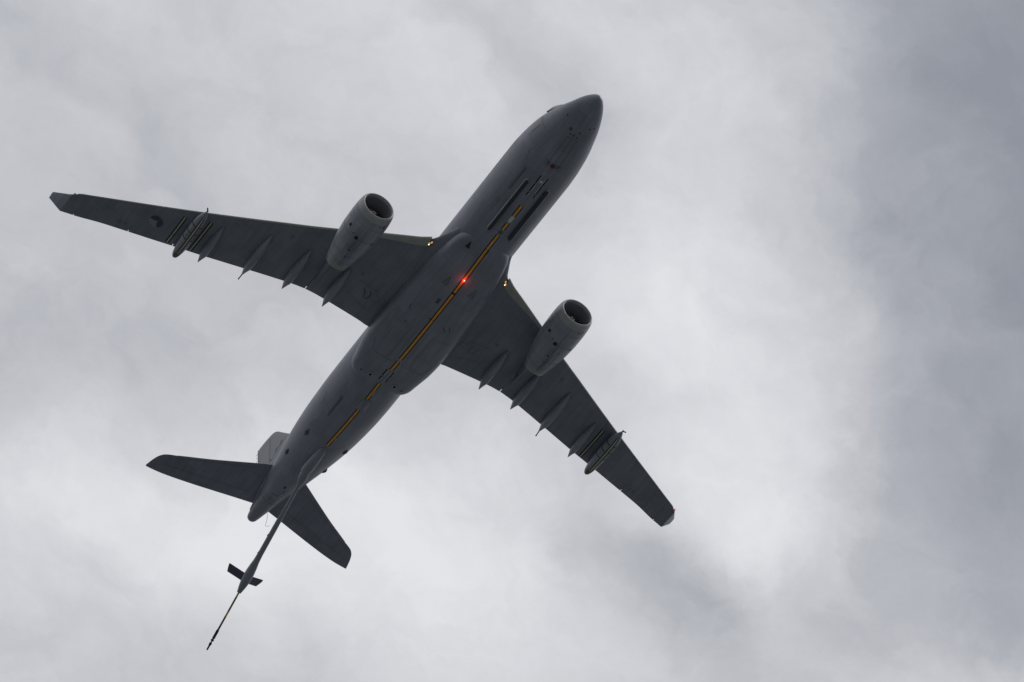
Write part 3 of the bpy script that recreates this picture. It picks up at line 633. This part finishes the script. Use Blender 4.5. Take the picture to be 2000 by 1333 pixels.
    for t_ in (.205, .42, .72, .86):
        v = [];
        for k in range(73): v += [cowl(t_ - .0022, 2 * pi * k / 72, .010), cowl(t_ + .0022, 2 * pi * k / 72, .010)]
        g_.add(v, [(2 * i, 2 * i + 1, 2 * i + 3, 2 * i + 2) for i in range(72)])
    v = []
    for k in range(31): t_ = .22 + .7 * k / 30; v += [cowl(t_, radians(-90) - .012, .01), cowl(t_, radians(-90) + .012, .01)]
    g_.add(v, [(2 * i, 2 * i + 1, 2 * i + 3, 2 * i + 2) for i in range(30)])
    g_.make('cowl_seam', 'cowl_line', nac, smooth=False)
    for t_, ad, dt, da, mt_ in [(.325, -142, .040, .15, 'black_mark'), (.375, -118, .030, .07, 'dark_paint'), (.405, -103, .050, .19, 'black_mark'), (.43, -45, .030, .09, 'black_mark'), (.13, -60, .016, .10, 'dark_paint'), (.26, -165, .010, .14, 'dark_paint'), (.62, -98, .02, .10, 'black_mark'), (.74, -94, .02, .14, 'dark_paint')]:
        cpatch('cowl_vent', t_, ad, dt, da, mt_)
    cpatch('cowl_label', .13, -47, .05, .16, 'faint_light' if s_ < 0 else 'red_badge')
    # pylon
    rings = []
    for x_ in lin(19.6, 29.4, 40):
        zt_ = pchip([19.6, 21, 23, 24.5, 29.4], [-1.45, -.80, -.40, -.55, -.95], x_); zb_ = pchip([19.6, 22, 25, 26.3, 29.4], [-1.65, -1.75, -2.15, -2.05, -1.12], x_)
        hw_ = .22 * min(1, ((x_ - 19.55) / 1.6) ** .7, max(.06, (29.5 - x_) / 4.5)); rings.append([(x_, ey - hw_, zt_), (x_, ey + hw_, zt_), (x_, ey + hw_, zb_ + .1), (x_, ey + hw_ * .5, zb_), (x_, ey - hw_ * .5, zb_), (x_, ey - hw_, zb_ + .1)])
    G().loft(rings).make('engine_pylon', 'wing_paint', root, angle=35)
    # ---- refuelling pod
    pa, pb = Vector((28.62, 19.84 * s_, -.52)), Vector((34.45, 19.78 * s_, -.36))
    d_ = (pb - pa); pr = [(0, .015), (.02, .08), (.06, .19), (.12, .32), (.2, .43), (.30, .49), (.45, .505), (.62, .505), (.75, .47), (.86, .40), (.94, .31), (.98, .22), (1, .14)]
    pod = G().tube([pa + d_ * a for a, _ in pr], [r_ for _, r_ in pr], 32).make('refuelling_pod', 'fairing_paint', root)
    dn = d_.normalized(); f1 = dn.cross(Vector((0, 0, 1))).normalized(); f2 = f1.cross(dn); QX, QR = [a for a, _ in pr], [r_ for _, r_ in pr]
    def podpt(t_, deg, off): r_ = pchip(QX, QR, t_) + off; a = radians(deg); return pa + d_ * t_ + (f1 * sin(a) * r_ - f2 * cos(a) * r_)
    def podstrip(nm, t0, t1, d0, d1, mat, par, off):
        n = max(2, int((t1 - t0) * 60)); m_ = max(2, int(abs(d1 - d0) / 8)); v = []
        for i in range(n + 1): v += [podpt(t0 + (t1 - t0) * i / n, d0 + (d1 - d0) * k / m_, off) for k in range(m_ + 1)]
        return mesh_obj(nm, v, [((m_ + 1) * i + j, (m_ + 1) * i + j + 1, (m_ + 1) * (i + 1) + j + 1, (m_ + 1) * (i + 1) + j) for i in range(n) for j in range(m_)], mat, par, smooth=False)
    bl_ = podstrip('guide_strip', .10, .84, -17, 17, 'black_mark', pod, .012); podstrip('strip_line', .10, .84, -7, 7, 'cream_stripe', bl_, .024)
    for t_ in (.28, .42, .56):
        podstrip('pod_joint', t_ - .007, t_ + .007, 22, 100, 'black_mark', pod, .012); podstrip('pod_joint', t_ - .007, t_ + .007, -100, -22, 'black_mark', pod, .012)
    for sg in (-1, 1):
        for (da, db) in ((.43, .55), (.30, .41)):
            podstrip('pod_panel', da + .01, db - .01, 28 * sg, 62 * sg, 'faint_light', pod, .012); podstrip('pod_panel', da + .016, db - .016, 31 * sg, 59 * sg, 'fairing_paint', pod, .020)
            if da > .4: podstrip('pod_mark', da + .03, db - .03, 43 * sg, 47 * sg, 'black_mark', pod, .030)
    # air turbine on the nose: hub and two blades
    hub = G().sphere(pa - dn * .03, (.10, .07, .07), 12, 8).make('air_turbine', 'black_mark', pod)
    g_ = G(); bd = (f1 * -.35 * s_ + f2 * .9).normalized() if s_ > 0 else (f1 * .9 + f2 * -.3).normalized()
    ed = dn * .035
    for sg in (1,):
        b0 = pa - dn * .02; b1 = b0 + bd * .27 * sg - dn * .10; sw = bd.cross(dn).normalized() * .045
        g_.prism([b0 - sw - ed, b0 + sw - ed, b1 + sw - ed, b1 - sw - ed], ed * 2)
    g_.make('turbine_blade', 'black_mark', hub, smooth=False)
    # hose tunnel at the tail: slanted dark mouth
    podstrip('hose_tunnel', .865, .985, -42, 42, 'tunnel_olive', pod, .016)
    podstrip('tunnel_lip', .853, .866, -44, 44, 'faint_light', pod, .020)
    # pod pylon
    g_ = G(); g_.prism([(29.6, 19.82 * s_ - .11, -.2), (30.6, 19.82 * s_ - .11, .62), (34.0, 19.82 * s_ - .11, .72), (34.1, 19.82 * s_ - .11, -.12)], (0, .22, 0)); g_.make('pod_pylon', 'wing_paint', pod, smooth=False)

# ============================================================ TAIL
def foil(le, te, y_, zl, zt, tt, s_):
    c_ = te - le; us = [(i / 11) ** 1.8 for i in range(12)]; r_ = []
    for u_ in us: r_.append(Vector((le + u_ * c_, y_ * s_, zl + (zt - zl) * u_ - thick(u_) * tt * c_ * .5)))
    for u_ in us[::-1]: r_.append(Vector((le + u_ * c_, y_ * s_, zl + (zt - zl) * u_ + thick(u_) * tt * c_ * .5)))
    return r_
HY = [.3, 2, 4, 6, 7.6, 8.3, 8.75, 9.15, 9.45, 9.68, 9.80, 9.88]
HL = [49.9, 51.12, 52.60, 54.05, 55.12, 55.58, 55.86, 56.17, 56.60, 57.25, 57.80, 58.20]
HT = [55.65, 56.17, 56.81, 57.43, 57.88, 58.05, 58.14, 58.20, 58.24, 58.26, 58.27, 58.27]
for s_ in (1, -1):
    rings = [foil(pchip(HY, HL, y_), pchip(HY, HT, y_), y_, 1.33 + .16 * y_, 1.83 + .10 * y_, .10 if y_ < 9.4 else .07, s_) for y_ in dense(.3, 8.2, .4) + lin(8.4, 9.88, 18)]
    hs = G().loft(rings).make('tailplane', 'tail_paint', root, angle=50)
    G().tube([(pchip(HY, HL, y_) - .015, y_ * s_, 1.33 + .16 * y_) for y_ in dense(1.9, 8.2, .5)], [.03] * 11 + [.025, .012], 8).make('leading_edge', 'edge_metal', hs)
    hv = bvh_of(hs); ribbon(G(), [(54.75, 1.6 * s_), (57.15, 8.95 * s_)], .05, [hv]).make('elevator_gap', 'faint_dark', hs); ribbon(G(), [(52.0, 2.6 * s_), (55.9, 8.3 * s_)], .03, [hv]).make('seam', 'faint_dark', hs)
    for yy in (3.2, 4.9, 6.5, 7.9):
        xx = 54.75 + (yy - 1.6) * 2.4 / 7.35; zz = below(xx, yy * s_, [hv]).z; G().sphere((xx + .1, yy * s_, zz), (.28, .05, .04), 10, 6).make('hinge_cover', 'tail_paint', hs)
    # root fairing plate
    g_ = G(); pts = [fpt(x_, 112 * s_ if False else (96 - 1.0 * (x_ - 51)) * s_, .03) for x_ in lin(51.0, 56.2, 20)]
    g_.tube(pts, [.03 + .10 * sin(pi * i / 19) for i in range(20)], 10); g_.make('root_plate', 'body_paint', fus)
# fin: x, z outline; thickness in y
FZ = [2.2, 4, 6, 8, 10, 11.2, 11.6, 11.85, 12.0]
FL = [46.2, 48.25, 50.15, 52.12, 54.0, 55.15, 55.7, 56.35, 57.3]
FT = [55.7, 56.35, 56.98, 57.6, 58.2, 58.55, 58.66, 58.72, 58.76]
rings = []
for z_ in lin(2.2, 11.2, 20) + [11.4, 11.6, 11.75, 11.85, 11.93, 12.0]:
    le, te = pchip(FZ, FL, z_), pchip(FZ, FT, z_); c_ = te - le; tt = .10 if z_ < 11.5 else .10 * max(.25, (12.05 - z_) / .55)
    us = [(i / 11) ** 1.8 for i in range(12)]
    rings.append([Vector((le + u_ * c_, thick(u_) * tt * c_ * .5, z_)) for u_ in us] + [Vector((le + u_ * c_, -thick(u_) * tt * c_ * .5, z_)) for u_ in us[::-1]])
fin = G().loft(rings).make('tail_fin', 'fin_paint', root)
fb = bvh_of(fin)
def finp(x_, z_, s_, off=.014):
    h = fb.ray_cast(Vector((x_, 20 * s_, z_)), Vector((0, -s_, 0))); return Vector((x_, h[0].y + off * s_, z_)) if h[0] else Vector((x_, .05 * s_, z_))
def frib(g_, pts, wd, s_, off=.014):
    for a, b_ in zip(pts[:-1], pts[1:]):
        a = Vector(a); b_ = Vector(b_); d = (b_ - a); nn_ = Vector((-d.y, d.x)).normalized() * wd / 2; v = []; n = max(1, int(d.length / .3))
        for i in range(n + 1):
            for sg in (-1, 1): k = a + d * i / n + nn_ * sg; v.append(finp(k.x, k.y, s_, off))
        g_.add(v, [(2 * i, 2 * i + 1, 2 * i + 3, 2 * i + 2) for i in range(n)])
for s_ in (1, -1):
    for k in range(5):                                    # row of outlined emblems
        cx = 52.95 + .36 * k; czz = 7.98 - .12 * k; rx_ = .20; rz_ = .27; g_ = G()
        frib(g_, [(cx + rx_ * cos(a), czz + rz_ * sin(a)) for a in lin(0, 2 * pi, 11)], .05, s_); frib(g_, [(cx - .07, czz - .1), (cx + .06, czz + .12)], .09, s_, .02)
        g_.make('fin_emblem', 'black_mark' if k % 2 else 'faint_light', fin)
    g_ = G(); frib(g_, [(54.45, 7.05), (54.75, 6.85), (55.0, 7.1), (55.15, 7.55)], .05, s_); g_.make('fin_emblem', 'black_mark', fin)
    g_ = G(); frib(g_, [(54.75, 6.55), (55.6, 6.95)], .06, s_); frib(g_, [(54.55, 6.35), (55.4, 6.75)], .05, s_); g_.make('fin_marking', 'white_mark', fin)
    g_ = G(); frib(g_, [(54.1, 3.0), (56.2, 11.2)], .05, s_); g_.make('rudder_seam', 'dark_paint', fin)
for zz in (9.7, 10.3, 10.9, 11.5):
    xx = pchip(FZ, FT, zz); G().tube([(xx - .05, 0, zz), (xx + .28, 0, zz)], .014, 6).make('static_wick', 'black_mark', fin)

# ============================================================ REFUELLING BOOM
bo = Vector((47.75, .0, -2.93)); bt = Vector((61.1, .0, -11.45)); bd = (bt - bo).normalized(); BL = (bt - bo).length
def bp(d): return bo + bd * d
hs_pts = [((43.55, 0, -2.00), .10), ((43.68, 0, -2.05), .24), ((43.95, 0, -2.08), .34), ((44.6, 0, -2.05), .39), ((45.4, 0, -2.04), .44), ((46.2, .02, -2.08), .46), ((46.75, .03, -2.12), .42)]
hous = G().tube([a for a, _ in hs_pts], [r_ for _, r_ in hs_pts], 28).make('boom_housing', 'boom_paint', root, angle=50)
G().tube([(46.35, .36, -2.0), (46.6, .40, -2.05), (46.8, .36, -2.15)], [.04, .08, .04], 10).make('hinge', 'faint_light', hous)
path = [((46.55, .02, -2.16), .33), ((46.9, .02, -2.34), .40), ((47.15, .01, -2.52), .39), ((47.4, 0, -2.70), .32), ((47.62, 0, -2.85), .22), ((47.9, 0, -3.03), .165)]
for d, r_ in [(.8, .155), (1.5, .16), (2.2, .175), (3.0, .205), (4.0, .225), (5.4, .23), (6.6, .235), (7.3, .27), (7.8, .34), (8.3, .39), (8.8, .405), (9.3, .37), (9.8, .29), (10.2, .20), (10.32, .17)]: path.append((tuple(bp(d)), r_))
boom = G().tube([a for a, _ in path], [r_ for _, r_ in path], 28).make('refuelling_boom', 'boom_paint', root, angle=60)
G().sphere((46.95, .12, -2.70), .05, 10, 6).make('marker_lamp', 'white_mark', boom)
for d, h_ in ((2.9, .2), (4.9, .2), (6.6, .2)): c_ = bp(d) + Vector((0, .22, .05)); G().sphere(c_, (.16, .05, .05), 8, 6).make('hose_clamp', 'dark_paint', boom)
pts_ = [bp(d) + Vector((0, -.16, .10)) for d in lin(.8, 6.6, 16)]
G().tube(pts_, [.03 + .04 * min(1, k / 6) for k in range(16)], 8).make('boom_rail', 'faint_light', boom)
# colour-banded telescoping tube
segs = [(10.3, 10.75, 'tube_yellow'), (10.75, 12.15, 'tube_green'), (12.15, 12.6, 'tube_yellow'), (12.6, 13.5, 'tube_red')]
for a, b_, mt_ in segs: G().tube([bp(a), bp(b_)], .082, 16).make('telescoping_tube', mt_, boom, angle=40)
G().tube([bp(13.5), bp(13.85), bp(14.0), bp(14.7), bp(14.8)], [.08, .085, .12, .12, .08], 16).make('boom_nozzle', 'tube_black', boom, angle=40)
G().tube([bp(14.8), bp(14.86), bp(14.95), bp(15.0), bp(15.1), bp(15.15), bp(15.3), bp(15.4), bp(BL)], [.06, .14, .14, .06, .06, .11, .12, .08, .07], 16).make('boom_nozzle', 'tube_black', boom, angle=40)
# the two small steering fins, in a shallow V
for s_ in (1, -1):
    cb_ = bp(8.92); r0 = cb_ + Vector((-.30, .22 * s_, .12)); r1 = cb_ + Vector((.42, .22 * s_, -.12)); dv = Vector((.78, 1.38 * s_, 1.18))
    if s_ < 0: dv = Vector((.72, 1.42 * s_, 1.12))
    t0_ = r0 + dv; t1_ = r1 + dv + Vector((.05 if s_ > 0 else .10, -.22 * s_, .03)); ch = (r1 - r0).normalized(); nrm = ch.cross(dv).normalized(); rings = []
    for a, b_ in ((r0, r1), (t0_, t1_)):
        c_ = b_ - a; rings.append([a, a + c_ * .25 + nrm * .05, a + c_ * .6 + nrm * .04, b_, a + c_ * .6 - nrm * .04, a + c_ * .25 - nrm * .05])
    bf = G().loft(rings).make('boom_fin', 'boom_fin_dark', boom, smooth=False)
    G().sphere(r0 + Vector((-.10, .06 * s_, .04)), (.10, .06, .06), 10, 6).make('hinge', 'black_mark', bf)
# thin hoist cable hanging between tailplane and boom
cp = [(55.6, -.5, 1.9), (55.05, -.6, .72), (54.95, -.6, .1), (54.9, -.58, -.5), (54.75, -.5, -1.1), (54.3, -.45, -1.75), (53.9, -.4, -2.1), (53.45, -.35, -2.5)]
cp2 = []
for i in range(len(cp) - 1):
    a_, b_, c_, d_ = [Vector(cp[max(0, min(len(cp) - 1, i + k))]) for k in (-1, 0, 1, 2)]
    for k in range(5):
        t_ = k / 5; cp2.append(.5 * ((2 * b_) + (c_ - a_) * t_ + (2 * a_ - 5 * b_ + 4 * c_ - d_) * t_ * t_ + (3 * b_ - a_ - 3 * c_ + d_) * t_ ** 3))
cp2.append(Vector(cp[-1]))
G().tube(cp2, .014, 6).make('hoist_cable', 'tube_black', boom)
